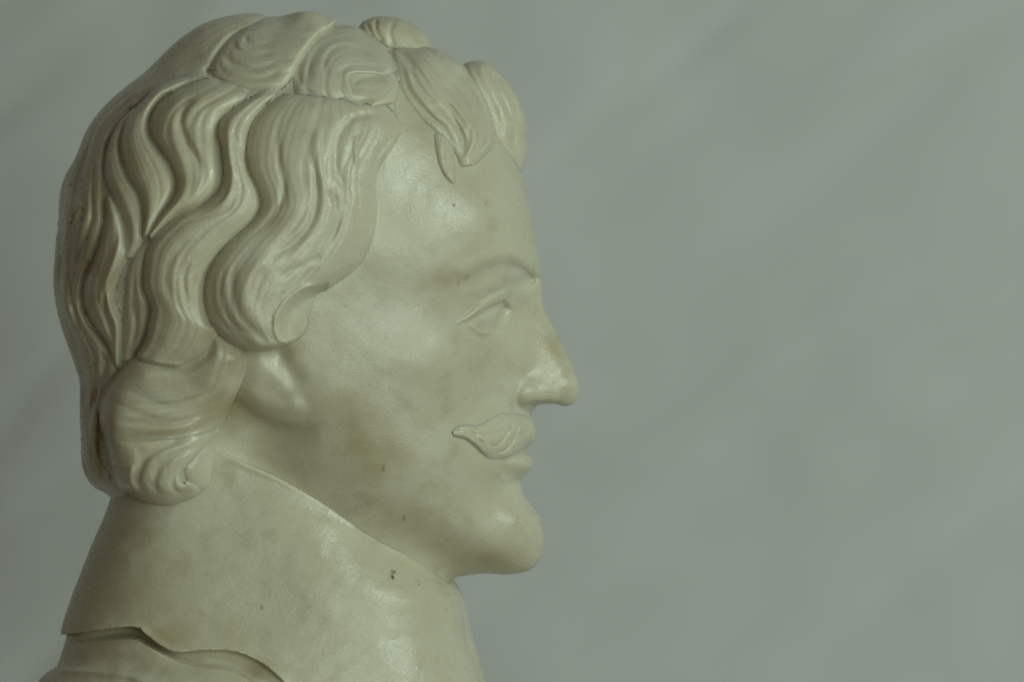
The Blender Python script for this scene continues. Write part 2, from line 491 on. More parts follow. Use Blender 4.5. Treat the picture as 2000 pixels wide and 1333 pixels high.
lock('thin_strands', [(302, 468), (272, 498), (256, 540), (250, 600), (246, 650), (243, 708)],
     [(308, 466), (294, 510), (291, 560), (304, 600), (300, 640), (287, 676), (264, 702)], 3, 10, 3, 3.6, k=8, seed=8, f0=.12, edge=.8)
lock('side_back', [(380, 145), (345, 156)] + G0, [(410, 150), (380, 164)] + G1, [4, 6, 6, 6, 6, 6], [6, 16, 16, 16, 16, 16], 4, 2.8, k=8, skew=.85, seed=9, f1=.06, pw=2.0, drop0=2)
lock('side_middle', [(410, 150), (380, 164)] + G1, [(520, 165), (500, 190)] + G2, [4, 7, 7, 7, 7, 7], [6, 18, 18, 18, 18, 18], 5, 3.2, k=8, skew=.8, seed=10, f1=.06, pw=2.0, drop0=2)
# lower curl : barrel and spiral end
lock('curl_barrel', [(430, 646), (412, 682), (376, 706), (335, 710), (295, 702), (262, 706), (236, 726)],
     [(490, 688), (484, 730), (464, 778), (434, 832), (390, 854), (330, 864), (260, 868), (215, 858), (197, 815)], 9, 6, 6, 3.0, pw=2.4, seed=11, f0=.04, f1=.06, drop0=3, drop1=3, wob=.5, edge=.9, pil=CP)
lock('curl_end', [(434, 834), (370, 852), (300, 858), (246, 858), (206, 862), (220, 908), (235, 946), (262, 970), (300, 986), (340, 990), (374, 979), (396, 964), (402, 946)],
     [(430, 846), (407, 866), (387, 888), (371, 906), (359, 920), (356, 930), (357, 938), (361, 943), (366, 944), (370, 943), (371, 940), (369, 938), (367, 939)], [8, 9, 10, 10, 12, 13], [4, 6, 7, 7, 6], 4, 1.8, pw=2.0, seed=12, f0=.05, f1=.05, drop0=1, edge=.9, pil=CP, prof='outer')
lock('curl_knob', [(430, 846), (424, 884), (423, 920), (414, 950), (394, 968)], [(406, 866), (382, 889), (368, 912), (370, 936), (382, 956)], 7, 6, 2, 1.2, seed=13, edge=.8, pil=CP)
lock('side_front', [(525, 165), (505, 190)] + G2[:-1] + [(303, 475), (291, 514), (290, 562), (303, 600), (299, 635), (290, 668), (276, 694), (290, 708)],
     [(560, 165), (550, 188), (528, 208), (500, 244), (489, 289), (492, 334), (511, 375), (516, 409), (497, 440), (455, 477), (421, 521), (409, 560), (409, 600), (420, 632), (434, 650), (424, 676), (404, 697), (360, 718)],
     [4, 7, 8, 10, 14, 25, 35], [6, 17, 20, 22, 22, 17, 13], 6, 3.4, k=8, seed=14, skew=.85, pw=2.0, f1=.04, drop0=2, drop1=10)
lock('temple', [(575, 162)] + A_L, [(700, 170)] + A_R, [4, 11, 13, 14, 15, 16, 17], [3, 13, 20, 25, 30, 34, 34], 8, 3.4, seed=15, skew=.82, f0=.06, f1=.05, drop0=2, drop1=26, pw=2.1, wob=.3)
lock('crown_shell', [(500, 50), (458, 70), (428, 106), (411, 143), (444, 169), (490, 182), (546, 182), (576, 152), (596, 112), (618, 80), (652, 54)],
     [(540, 28), (548, 30), (556, 29), (566, 27), (576, 25), (588, 23), (600, 23), (612, 24), (625, 28), (640, 33), (660, 42)], 12, [8, 14, 17, 18, 18, 16, 12], 8, 2.4, pw=2.0, seed=16, f0=.04, f1=.05, prof='outer', edge=.7)
lock('crown_shell_front', [(588, 206), (576, 174), (578, 146), (590, 114), (616, 80), (655, 56), (688, 50), (718, 64), (752, 92), (768, 122), (774, 142)],
     [(700, 206), (692, 186), (686, 168), (684, 156), (690, 150), (700, 148), (710, 148), (722, 148), (732, 148), (742, 150), (752, 152)], 12, [8, 12, 14, 15, 15, 14, 12], 7, 2.4, pw=2.0, seed=17, f0=.04, f1=.05, drop0=3, prof='outer', edge=.7)
lock('inner_curl', [(655, 204), (664, 156), (690, 137), (740, 134), (769, 143), (780, 172), (774, 206)],
     [(706, 214), (708, 211), (712, 209), (718, 209), (724, 209), (728, 211), (730, 214)], 16, 8, 4, 1.5, pw=2.0, seed=18, f0=.1, f1=.1, prof='outer', edge=.8)
lock('fringe', [(762, 100), (768, 128), (780, 165), (798, 205), (830, 244), (858, 270), (878, 290), (892, 310), (898, 328)],
     [(800, 88), (850, 84), (895, 112), (922, 142), (950, 178), (964, 215), (969, 252), (963, 288), (930, 324)], [5, 2, 0, 0, 0], [9, 16, 18, 16, 10], 6, 4.4, pw=2.0, skew=1.2, seed=19, f0=.07, f1=.12, drop1=4, edge=.8)
lock('fringe_tip', [(848, 262), (853, 298), (858, 322), (869, 345), (884, 362)], [(886, 274), (887, 302), (888, 322), (889, 342), (891, 360)], 0.0, 9, 2, 1.6, seed=20, f1=.25, f0=.25, edge=.9, drop0=4)

b, sdh = poly_sd([(640, 10), (770, 70), (792, 120), (775, 200), (770, 250), (700, 330), (680, 450), (600, 560), (540, 640), (470, 690), (440, 760), (418, 830), (400, 930), (350, 985), (213, 995), (140, 990), (60, 800),
                  (40, 500), (70, 300), (180, 120), (300, 40), (480, -20)], m=40)
Dh = np.full((NU, NV), NEG)
Dh[b] = np.where(sdh < 0, np.minimum(5.0, -sdh * 0.8), np.maximum(NEG, -sdh * 4))
Dh += np.where(Dh > 0, 1.2 * noise2(NU, NV, 14, 9), 0)
label = np.where(Dh > 0, 0, -1)
b2 = bbox(P((400, 90), (780, 215)), 0)
Dh[b2] = np.where(Dh[b2] > 0, Dh[b2] + 7 * smooth01((765 - UU[b2]) / 30) * smooth01((VV[b2] - 90) / 20), Dh[b2])
for i, l in enumerate(locks):
    if l['name'] == 'curl_barrel':          # the mass the curl is carved from
        pl = np.zeros((NU, NV))
        pillow(pl, *CP)
        label = np.where((pl > 0) & (pl + 8 > Dh), i + 1, label)
        Dh = np.where(pl > 0, np.maximum(Dh, pl + 8), Dh)
    b, z, cov = raster(l)
    D0 = Dh[b]
    label[b] = np.where((z > D0) & cov, i + 1, label[b])
    Dh[b] = np.where(cov, np.maximum(smax(np.maximum(z, D0 - 14), D0, l['k']), z), D0)
# even out the borders between locks
ll = label.copy()
bestv = np.zeros((NU, NV), np.float32)
for i in range(len(locks) + 1):
    idx = np.argwhere(ll == i)
    if len(idx) == 0:
        continue
    a, c = np.maximum(idx.min(0) - 10, 0), idx.max(0) + 10
    bb = (slice(a[0], c[0]), slice(a[1], c[1]))
    q = blur(ll[bb] == i, 2.2)
    m = (q > bestv[bb]) & (ll[bb] >= 0)
    label[bb] = np.where(m, i, label[bb])
    bestv[bb] = np.maximum(bestv[bb], q)

# scooped end of the temple lock
scoop = [(648, 548), (602, 563), (562, 595), (547, 628), (551, 657), (567, 672), (592, 676), (616, 664), (628, 636), (636, 606), (650, 574)]
b, sds = poly_sd(scoop, m=4)
q = smooth01(-sds / 22.0)
Dh[b] -= 36 * q
stroke(Dh, [(626, 557), (592, 566), (560, 594), (544, 628), (549, 659), (566, 673)], 5, 4, 3, .15)
# main grooves and ridges traced one by one
groove = lambda pts, d, a, b_=None, tp=.3: stroke(Dh, pts, -0.65 * d, a * 1.4, (b_ or a) * 1.4, tp)
ridge = lambda pts, d, a, b_=None, tp=.25: stroke(Dh, pts, d, a, b_, tp)
groove([(399, 190), (369, 217), (361, 247), (372, 281), (391, 311), (407, 345)], 11, 5, 8)
groove([(420, 215), (404, 240), (402, 270), (410, 300)], 4, 4)
groove(G2, 7, 5, 4, .1)
groove(G1, 8, 5, 4, .1)
groove(G0, 7, 4, 4, .1)
groove([(459, 259), (474, 289), (490, 322), (505, 360)], 7, 4, 4)
groove(A_L[1:12], 7, 4, 3, .1)
groove([(560, 230), (548, 270), (552, 320), (562, 360), (556, 400), (530, 440), (480, 480)], 6, 5)
groove([(610, 300), (622, 345), (622, 400), (611, 442), (578, 480), (540, 505)], 11, 7, 4)
groove([(650, 370), (662, 410), (660, 450), (640, 480)], 6, 5)
groove([(772, 250), (752, 236), (728, 230), (694, 238), (672, 264), (662, 300), (665, 345), (685, 385)], 8, 5, 7)
groove([(770, 274), (756, 284), (742, 305), (730, 335)], 5, 4)
ridge([(628, 250), (627, 300), (632, 345), (645, 390)], 5, 6, 12)
ridge([(700, 270), (698, 300), (702, 330)], 4, 3)
groove([(430, 540), (424, 575), (430, 610), (450, 640), (480, 660)], 7, 5, 6)
groove([(450, 520), (440, 560), (446, 605), (470, 640), (510, 660)], 6, 5)
groove([(472, 510), (462, 555), (470, 600), (495, 640), (530, 662)], 5, 6)
ridge([(560, 500), (510, 525), (490, 570), (500, 620), (530, 655)], 4, 16)
groove([(640, 500), (600, 520), (550, 545)], 4, 4)
groove([(700, 520), (655, 545), (610, 556)], 3, 4)
groove([(400, 470), (365, 485), (342, 515), (335, 550), (345, 590)], 5, 5, 7)
groove([(380, 510), (368, 545), (376, 590), (382, 620)], 5, 4)
groove([(395, 540), (388, 575), (392, 620)], 4, 4)
ridge([(460, 250), (455, 300), (462, 345), (452, 390), (420, 415)], 4, 5)
groove([(470, 380), (455, 410), (420, 425), (370, 440)], 4, 4)
groove([(295, 707), (325, 715), (360, 722), (405, 700), (436, 660)], 6, 3, 8)
ridge([(298, 703), (330, 710), (365, 712)], 4, 3)
groove([(474, 738), (420, 786), (360, 824), (270, 824), (224, 816)], 6, 4, 7)
groove([(440, 812), (375, 843), (300, 852), (249, 858), (214, 868)], 8, 4, 7)
groove([(470, 700), (450, 740), (400, 772), (330, 790), (250, 785)], 4, 4)
groove([(384, 856), (324, 874), (290, 900), (279, 936), (292, 968)], 9, 4, 8)
groove([(395, 868), (345, 890), (315, 920), (312, 952), (330, 975)], 6, 4, 7)
groove([(384, 892), (362, 915), (346, 935), (350, 955), (366, 960), (378, 948)], 5, 3, 5)
groove([(408, 868), (388, 892), (376, 912)], 4, 3, 4)
ridge([(268, 905), (262, 935), (276, 962)], 4, 6)
groove([(239, 410), (257, 440), (262, 470), (256, 495)], 6, 3, 5)
ridge([(240, 434), (245, 470), (231, 518), (218, 560), (224, 605), (239, 640), (239, 700)], 6, 6)
groove([(207, 388), (212, 431), (200, 476), (184, 514), (166, 551), (165, 592), (180, 632), (210, 668), (228, 706)], 9, 6, 5, .1)
groove([(250, 520), (222, 560), (212, 600), (222, 640), (232, 680)], 6, 4)
groove([(258, 545), (250, 600), (246, 655), (243, 710)], 8, 4)
groove([(275, 530), (268, 590), (274, 640), (262, 690)], 7, 4)
groove([(296, 500), (288, 556), (303, 596), (299, 633), (289, 666), (258, 706)], 10, 6, 5, .1)
groove([(222, 259), (211, 300), (208, 345)], 7, 5)
for pts in ([(180, 280), (160, 340), (150, 400), (145, 470)], [(170, 400), (150, 470), (140, 540), (145, 610)], [(190, 420), (165, 490), (150, 560), (155, 620), (180, 670)],
            [(135, 620), (152, 680), (168, 740), (172, 800), (172, 870)], [(165, 640), (190, 700), (192, 760), (180, 830)], [(205, 680), (214, 715), (206, 760)], [(125, 380), (122, 450), (124, 520), (120, 590)]):
    groove(pts, 9, 4, 6, .3)
bump(Dh, 203, 880, 14, 50, -16)
groove([(225, 770), (203, 815), (207, 862), (222, 908)], 8, 12, 4)
# crown shells
groove([(411, 143), (428, 108), (456, 74), (496, 55), (547, 39)], 9, 4, 3)
bump(Dh, 412, 143, 9, 9, -8)
for pts in ([(458, 72), (462, 92), (476, 106), (504, 112), (545, 106)], [(440, 98), (448, 120), (470, 135), (510, 138), (556, 122)], [(426, 122), (440, 145), (470, 158), (520, 158), (560, 138)],
            [(480, 66), (486, 84), (504, 92), (540, 88)]):
    groove(pts, 4.2, 3, 5, .3)
for pts in ([(588, 165), (590, 130), (610, 95), (645, 70), (690, 66), (728, 90)], [(612, 168), (606, 140), (616, 108), (644, 82), (684, 76), (720, 92)], [(640, 155), (636, 130), (648, 105), (672, 92), (700, 96), (730, 112)]):
    groove(pts, 5, 3, 5, .25)
groove([(666, 156), (672, 142), (690, 136), (740, 135), (766, 140)], 3, 4, 6)
groove([(692, 178), (700, 164), (722, 158), (745, 164)], 4, 3)
groove([(595, 172), (586, 150), (592, 116)], 6, 4)
groove([(411, 148), (444, 170), (490, 183), (546, 183), (600, 186), (670, 200), (740, 202)], 7, 5, 4, .1)
# fringe
ridge([(820, 130), (845, 168), (880, 200), (908, 230), (926, 262), (922, 292), (902, 322)], 5, 4, 5)
groove([(855, 120), (880, 160), (910, 200), (935, 245), (938, 280), (915, 312)], 8, 3.5)
groove([(800, 120), (815, 165), (850, 205), (885, 240), (905, 275), (900, 308)], 8, 3.5)
groove([(785, 130), (800, 180), (835, 225), (868, 252), (888, 285)], 7, 4)
groove([(890, 125), (920, 170), (945, 220), (950, 265), (936, 300)], 7, 3.5)
groove([(868, 290), (874, 318), (880, 340)], 3, 3)
Dh = np.where(Dh > NEG + 20, Dh, NEG)
lo = Dh > -20
Dh = np.where(lo, blur(np.where(lo, Dh, 0), 1.9) / np.maximum(blur(lo.astype(float), 1.9), 1e-3), Dh)
# fine chisel grain
Dh += 0.12 * noise2(NU, NV, 5, 21) + 0.35 * noise2(NU, NV, 17, 22)

# moustache
lk = dict(name='moustache', L=[(985, 802), (962, 811), (944, 822), (928, 828), (912, 826), (897, 830), (884, 838)],
          R=[(1050, 812), (1056, 842), (1046, 864), (1010, 886), (984, 895), (955, 895), (934, 876), (914, 859), (899, 855), (885, 851)],
          E=[0, 0, 0, 0, 0], A=[2, 5, 8, 9, 9, 8, 6], n=5, amp=2.6, skew=1.25, pw=2.2, f0=.16, f1=.16, seed=31, k=2, drop0=5, drop1=3, fine=.15, wob=.3, edge=1.0)
bm_, zm, cv = raster(lk)
Dm = np.full((NU, NV), NEG)
Dm[bm_] = zm
mm = Dm > NEG + 1
stroke(Dm, [(1013, 828), (1005, 855), (990, 876), (970, 884)], -4, 2.5)
stroke(Dm, [(1000, 822), (988, 850), (972, 868), (950, 868)], -3.5, 2.5)
stroke(Dm, [(910, 836), (930, 842), (945, 858), (960, 876)], 3, 4)
wm_ = blur(mm.astype(float), 1.0)
Dm = np.where(mm, blur(np.where(mm, Dm, 0), 1.0) / np.maximum(wm_, .2), NEG)
Dm_tot = Dm + Dk

# ----------------------------------------------------------------------------
# collar and coat
# ----------------------------------------------------------------------------
vv = VV[0]


def ring(left, right, B, pw=2.0):
    lv, rv, bv = (np.array(a, float) for a in (left, right, B))
    sm = lambda a: gauss1(np.interp(vv, a[:, 1], a[:, 0]), 4.0, 0)
    l, r = sm(lv), sm(rv)
    bb = gauss1(np.interp(vv, bv[:, 0], bv[:, 1]), 14.0, 0)
    c, a = (l + r) / 2, (r - l) / 2
    return bb[None] ** 2 * (1 - np.abs((UU - c[None]) / a[None]) ** pw)


col_left = [(262, 840), (232, 930), (212, 985), (190, 1041), (162, 1111), (142, 1161), (121, 1226), (118, 1238), (128, 1257), (130, 1300), (100, 1560)]
col_right_n = [(640, 840), (720, 985), (790, 1060), (840, 1105), (868, 1133), (884, 1148), (897, 1167), (905, 1203), (911, 1247), (920, 1279), (930, 1304), (938, 1333), (970, 1400), (1010, 1560)]
col_right_f = [(640, 840), (720, 985), (790, 1060), (850, 1095), (880, 1124), (896, 1150), (908, 1178), (916, 1210), (926, 1255), (938, 1300), (950, 1333), (985, 1400), (1020, 1560)]
colB = [(840, 202), (900, 210), (985, 222), (1060, 236), (1133, 250), (1237, 264), (1333, 276), (1560, 306)]
Hc_n, Hc_f = ring(col_left, col_right_n, colB, 3.0), ring(col_left, col_right_f, colB, 3.0)
col_poly = [(200, 905), (330, 885), (400, 880), (440, 884), (501, 911), (549, 932), (603, 963), (654, 993), (715, 1031), (797, 1083), (844, 1116), (868, 1133), (900, 1115), (1060, 1140), (1100, 1560),
            (800, 1540), (690, 1480), (600, 1365), (566, 1331), (528, 1296), (491, 1275), (456, 1265), (400, 1264), (352, 1268), (316, 1252), (290, 1232), (268, 1219), (190, 1228), (119, 1240), (60, 1240), (60, 905)]
def soft_poly(p, i0, i1, j0=None, j1=None):
    """round off the drawn runs i0..i1 and j0..j1 of an outline"""
    out = list(p[:i0]) + catmull(p[i0:i1], 40).tolist()
    out += (list(p[i1:j0]) + catmull(p[j0:j1], 40).tolist() + list(p[j1:])) if j0 else list(p[i1:])
    return out


_, sd_col = poly_sd(soft_poly(col_poly, 2, 12, 17, 29), smooth=False, full=True)
sd_col = blur(sd_col, 1.1)
Dc = np.zeros((NU, NV))
Dc += 1.6 * noise2(NU, NV, 70, 41) + 0.5 * noise2(NU, NV, 23, 42) + 0.12 * noise2(NU, NV, 6, 43)
bump(Dc, 610, 1100, 60, 90, 5, -0.35)
stroke(Dc, [(180, 1238), (268, 1226), (300, 1250), (352, 1276), (410, 1272), (460, 1272), (495, 1284), (530, 1304), (566, 1338)], 5, 12, 9, .05)
bump(Dc, 380, 1235, 80, 30, -6)
Dc += 1.0
stroke(Dc, [(440, 887), (501, 914), (549, 935), (603, 966), (654, 996), (715, 1034), (797, 1086), (844, 1119), (866, 1136)], 3.2, 5, 8, .12)
coat_left = [(140, 1180), (126, 1240), (124, 1258), (118, 1288), (111, 1303), (94, 1310), (78, 1327), (40, 1370), (-10, 1430), (-30, 1560)]
coat_right = [(900, 1180), (930, 1300), (960, 1400), (990, 1560)]
Ht_n = ring(coat_left, coat_right, [(1180, 268), (1250, 284), (1300, 296), (1333, 322), (1400, 372), (1560, 440)], 2.2)
coat_poly = [(60, 1262), (128, 1259), (190, 1249), (262, 1242), (293, 1255), (330, 1275), (372, 1291), (442, 1300), (470, 1308), (498, 1326), (540, 1366), (640, 1460), (720, 1560), (720, 1600), (-80, 1600), (-80, 1262)]
_, sd_coat = poly_sd(soft_poly(coat_poly, 1, 12), smooth=False, full=True)
Dt = -36 * smooth01((sd_coat + 3) / 12.0) * (0.05 + 0.95 * smooth01((UU - 130) / 150)) - 3 * smooth01((sd_coat + 22) / 20.0)
Dt += 2.0 * noise2(NU, NV, 50, 51) + 0.8 * noise2(NU, NV, 20, 52) + 0.15 * noise2(NU, NV, 6, 53)
stroke(Dt, [(110, 1306), (150, 1302), (200, 1304), (260, 1312), (300, 1333), (330, 1380)], 7, 16, 10, .1)
Dt = blur(Dt, 1.0)


# ----------------------------------------------------------------------------
# implicit solids -> meshes
# ----------------------------------------------------------------------------
def grads(Hm):
    gu, gv = np.gradient(Hm)
    return gu * gu + gv * gv


def sampler(m):
    m = np.ascontiguousarray(m, dtype=np.float32)
    flat = m.ravel()

    def f(u, v):
        x = np.clip(u - U0, 0, NU - 1.01).astype(np.float32)
        y = np.clip(v - V0, 0, NV - 1.01).astype(np.float32)
        i = x.astype(np.int32)
        j = y.astype(np.int32)
        a, c = (x - i).astype(np.float32), (y - j).astype(np.float32)
        k = i * NV + j
        return (flat[k] * (1 - a) + flat[k + NV] * a) * (1 - c) + (flat[k + 1] * (1 - a) + flat[k + NV + 1] * a) * c
    return f


_gc = {}


def prep(m, grad=False):
    k = (id(m), grad)
    if k not in _gc:
        _gc[k] = (sampler(grads(m) if grad else m), m)
    return _gc[k][0]


from concurrent.futures import ThreadPoolExecutor
POOL = ThreadPoolExecutor(4)


class Solid:
    """|w| < half-width, offset by relief D (near side / far side), cut by extra fields"""

    def __init__(s, Hn, Dn, Hf=None, Df=None, cuts=(), wmin=None, wmax=None, shell=None):
        s.n = [prep(Hn), prep(Hn, True), sampler(Dn)]
        s.f = None if Hf is None else [prep(Hf), prep(Hf, True), s.n[2]]
        s.cuts = [sampler(c) for c in cuts]
        s.wmin, s.wmax, s.shell = wmin, wmax, shell

    def combine(s, near, far, w, cuts):
        h, g, d = near
        if far is not None:                # two leaves that differ a little, blended across the middle
            k = np.clip(0.5 + w / 50.0, 0, 1)
            h = h * k + far[0] * (1 - k)
            g = g * k + far[1] * (1 - k)
        sd = (w * w - h) / np.sqrt(4 * w * w + g + np.float32(400.0))
        f = sd - d
        if s.shell is not None:
            f = np.maximum(f, -(sd + s.shell))
        for c in cuts:
            f = np.maximum(f, c)
        if s.wmin is not None:
            f = np.maximum(f, s.wmin - w)
        if s.wmax is not None:
            f = np.maximum(f, w - s.wmax)
        return f

    def grid(s, u, v, w):
        Ug, Vg = np.meshgrid(u, v, indexing='ij')
        U_, V_ = Ug.ravel(), Vg.ravel()
        r = lambda q: q(U_, V_).reshape(Ug.shape + (1,)).astype(np.float32)
        F = np.empty((len(u), len(v), len(w)), np.float32)
        cu = [r(c) for c in s.cuts]
        nr = [r(q) for q in s.n]
        fr = None if s.f is None else [r(q) for q in s.f]
        w4 = w.astype(np.float32)[None, None]
        step = 24

        def job(i):
            sl = slice(i, i + step)
            F[sl] = s.combine([q[sl] for q in nr], None if fr is None else [q[sl] for q in fr], w4, [c[sl] for c in cu])
        list(POOL.map(job, range(0, len(u), step)))
        return F

    def at1(s, p):
        u, v, w = p[:, 0], p[:, 1], p[:, 2]
        return s.combine([q(u, v) for q in s.n], None if s.f is None else [q(u, v) for q in s.f], w, [c(u, v) for c in s.cuts])


def outer(sol, c):
    """how far a point lies above the sunken inner face of a thin piece"""
    h, g, d = [q(c[:, 0], c[:, 1]) for q in sol.n]
    w = c[:, 2]
    return (w * w - h) / np.sqrt(4 * w * w + g + 400.0) - np.maximum(d, -6)


def surface_nets(F, o, h):
    ins = F < 0
    sh = tuple(n - 1 for n in F.shape)
    cnt = np.zeros(sh, np.uint8)
    for a in (0, 1):
        for b in (0, 1):
            for c in (0, 1):
                cnt += ins[a:a + sh[0], b:b + sh[1], c:c + sh[2]]
    act = (cnt > 0) & (cnt < 8)
    idx = np.argwhere(act)
    vid = np.full(sh, -1, np.int64)
    vid[act] = np.arange(len(idx))
    corners = [(a, b, c) for a in (0, 1) for b in (0, 1) for c in (0, 1)]
    val = {k: F[idx[:, 0] + k[0], idx[:, 1] + k[1], idx[:, 2] + k[2]] for k in corners}
    acc = np.zeros((len(idx), 3))
    num = np.zeros(len(idx))
    for k in corners:
        for ax in range(3):
            if k[ax] == 0:
                k2 = list(k)
                k2[ax] = 1
                f0, f1 = val[k], val[tuple(k2)]
                m = (f0 < 0) != (f1 < 0)
                t = np.where(m, f0 / np.where(m, f0 - f1, 1), 0)
                q = np.tile(np.array(k, float), (len(idx), 1))
                q[:, ax] += t
                acc += np.where(m[:, None], q, 0)
                num += m
    V = np.asarray(o) + (idx + acc / num[:, None]) * h
    quads = []
    for ax in range(3):
        b, c = (ax + 1) % 3, (ax + 2) % 3
        sl0 = [slice(1, -1)] * 3
        sl1 = [slice(1, -1)] * 3
        sl0[ax] = slice(0, -1)
        sl1[ax] = slice(1, None)
        i0, i1 = ins[tuple(sl0)], ins[tuple(sl1)]
        e = np.argwhere(i0 != i1)
        off = np.ones(3, int)
        off[ax] = 0
        e0 = e + off
        flip = i0[tuple(e.T)]
        q = []
        for db, dc in ((-1, -1), (0, -1), (0, 0), (-1, 0)):
            k = e0.copy()
            k[:, b] += db
            k[:, c] += dc
            q.append(vid[tuple(k.T)])
        q = np.stack(q, 1)
        q[~flip] = q[~flip][:, ::-1]
        quads.append(q)
    return V, np.vstack(quads)


def subdivide(V, Q, sel):
    """split selected quads in four"""
    A, Bk = Q[sel], Q[~sel]
    E = np.stack([A, np.roll(A, -1, 1)], 2).reshape(-1, 2)
    E.sort(1)
    key = E[:, 0] * len(V) + E[:, 1]
    uq, inv = np.unique(key, return_inverse=True)
    e0, e1 = uq // len(V), uq % len(V)
    mid = (V[e0] + V[e1]) / 2
    cen = V[A].mean(1)
    n0 = len(V)
    m = n0 + inv.reshape(-1, 4)
    c = n0 + len(mid) + np.arange(len(A))
    V2 = np.vstack([V, mid, cen])
    Q2 = np.vstack([np.stack([A[:, k], m[:, k], c, m[:, (k - 1) % 4]], 1) for k in range(4)] + [Bk])
    return V2, Q2


def project(sol, V, it=3, cap=2.0):
    """walk every vertex onto the exact surface"""
    V = V.astype(np.float32)
    e = np.float32(0.6)
    n = len(V)

    def job(i):
        p = V[i:i + 40000]
        for _ in range(it):
            f = sol.at1(p)
            g = np.empty_like(p)
            for k in range(3):
                d = np.zeros(3, np.float32)
                d[k] = e
                g[:, k] = (sol.at1(p + d) - (f if k == 2 else sol.at1(p - d))) / (e if k == 2 else 2 * e)
            n2 = (g ** 2).sum(1)
            st = (-f / np.maximum(n2, 0.25))[:, None] * g
            L = np.sqrt((st ** 2).sum(1))
            p = p + 0.85 * st * np.minimum(1, cap / np.maximum(L, 1e-9))[:, None]
        V[i:i + 40000] = p
    list(POOL.map(job, range(0, n, 40000)))
    return V


def relax(V, Q, k=0.5):
    s = np.zeros((len(V), 3))
    c = np.zeros(len(V))
    for a in range(4):
        for b_ in (1, 3):
            t = V[Q[:, (a + b_) % 4]]
            for ax in range(3):
                s[:, ax] += np.bincount(Q[:, a], t[:, ax], len(V))
            c += np.bincount(Q[:, a], minlength=len(V))
    return V + k * (s / np.maximum(c, 1)[:, None] - V)


BASE = np.array([(560 - UC) * S, 0.0, (VC - 1540) * S])
SPOTS = [(769, 1122, 3.6, 7, .85), (774, 1114, 2.5, 4, .6), (819, 1140, 2.5, 7, .5), (515, 1181, 2.5, 5, .4), (887, 404, 3.2, 3.2, .8), (790, 1010, 2.5, 5, .3), (891, 1010, 2, 2, .6), (751, 913, 2.5, 6, .4),
         (143, 363, 3.2, 2.5, .9), (163, 355, 2, 5, .9), (411, 143, 4, 5, .35), (908, 548, 4, 3, .12), (914, 541, 4, 4, .15), (897, 554, 2.5, 3, .25), (948, 399, 2, 2, .4), (680, 600, 2, 2, .3)]
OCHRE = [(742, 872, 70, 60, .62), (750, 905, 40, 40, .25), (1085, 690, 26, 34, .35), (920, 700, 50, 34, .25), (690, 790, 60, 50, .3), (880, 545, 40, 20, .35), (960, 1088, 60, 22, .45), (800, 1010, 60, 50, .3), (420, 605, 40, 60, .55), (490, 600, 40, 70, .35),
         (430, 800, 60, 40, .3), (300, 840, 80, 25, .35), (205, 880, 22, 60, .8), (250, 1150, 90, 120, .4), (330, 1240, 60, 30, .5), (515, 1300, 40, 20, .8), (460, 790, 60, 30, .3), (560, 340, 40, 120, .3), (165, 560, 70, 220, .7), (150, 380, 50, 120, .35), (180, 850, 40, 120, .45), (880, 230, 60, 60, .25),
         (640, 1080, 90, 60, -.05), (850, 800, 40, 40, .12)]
n1, n2_ = sampler(noise2(NU, NV, 9, 61)), sampler(noise2(NU, NV, 4, 62))
n3 = sampler(0.6 * noise2(NU, NV, 60, 63) + 0.4 * noise2(NU, NV, 26, 64))
tri_total = 0


def mesh_part(name, V, Q, mat, parent):
    global tri_total
    me = bpy.data.meshes.new(name)
    co = np.stack([(V[:, 0] - UC) * S - BASE[0], -V[:, 2] * S - BASE[1], (VC - V[:, 1]) * S - BASE[2]], 1).astype(np.float32)
    me.vertices.add(len(co))
    me.vertices.foreach_set('co', co.ravel())
    # orientation: (u, v, w) -> (x, -z, -y) keeps handedness
    me.loops.add(Q.size)
    me.loops.foreach_set('vertex_index', Q.astype(np.int32).ravel())
    me.polygons.add(len(Q))
    me.polygons.foreach_set('loop_start', np.arange(0, Q.size, 4, dtype=np.int32))
    me.polygons.foreach_set('use_smooth', np.ones(len(Q), bool))
    me.update(calc_edges=True)
    u, v, w = V.T
    st = np.zeros(len(V))
    for cu, cv, ru, rv, a in SPOTS:
        d = np.sqrt(((u - cu) / ru) ** 2 + ((v - cv) / rv) ** 2)
        near = d < 4
        st[near] = np.maximum(st[near], a * smooth01(1.45 - d[near] + 0.55 * n1(u[near], v[near]) + 0.5 * n2_(u[near], v[near])))
    st *= w > 0
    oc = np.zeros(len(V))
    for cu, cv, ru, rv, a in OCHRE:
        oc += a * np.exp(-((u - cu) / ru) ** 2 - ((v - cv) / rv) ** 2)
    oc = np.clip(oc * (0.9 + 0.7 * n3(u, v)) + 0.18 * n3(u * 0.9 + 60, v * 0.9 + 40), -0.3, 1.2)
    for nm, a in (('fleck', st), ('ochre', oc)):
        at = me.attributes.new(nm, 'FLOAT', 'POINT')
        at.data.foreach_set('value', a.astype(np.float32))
    ob = bpy.data.objects.new(name, me)
    sc.collection.objects.link(ob)
    me.materials.append(mat)
    ob.parent = parent
    tri_total += 2 * len(Q)
    return ob


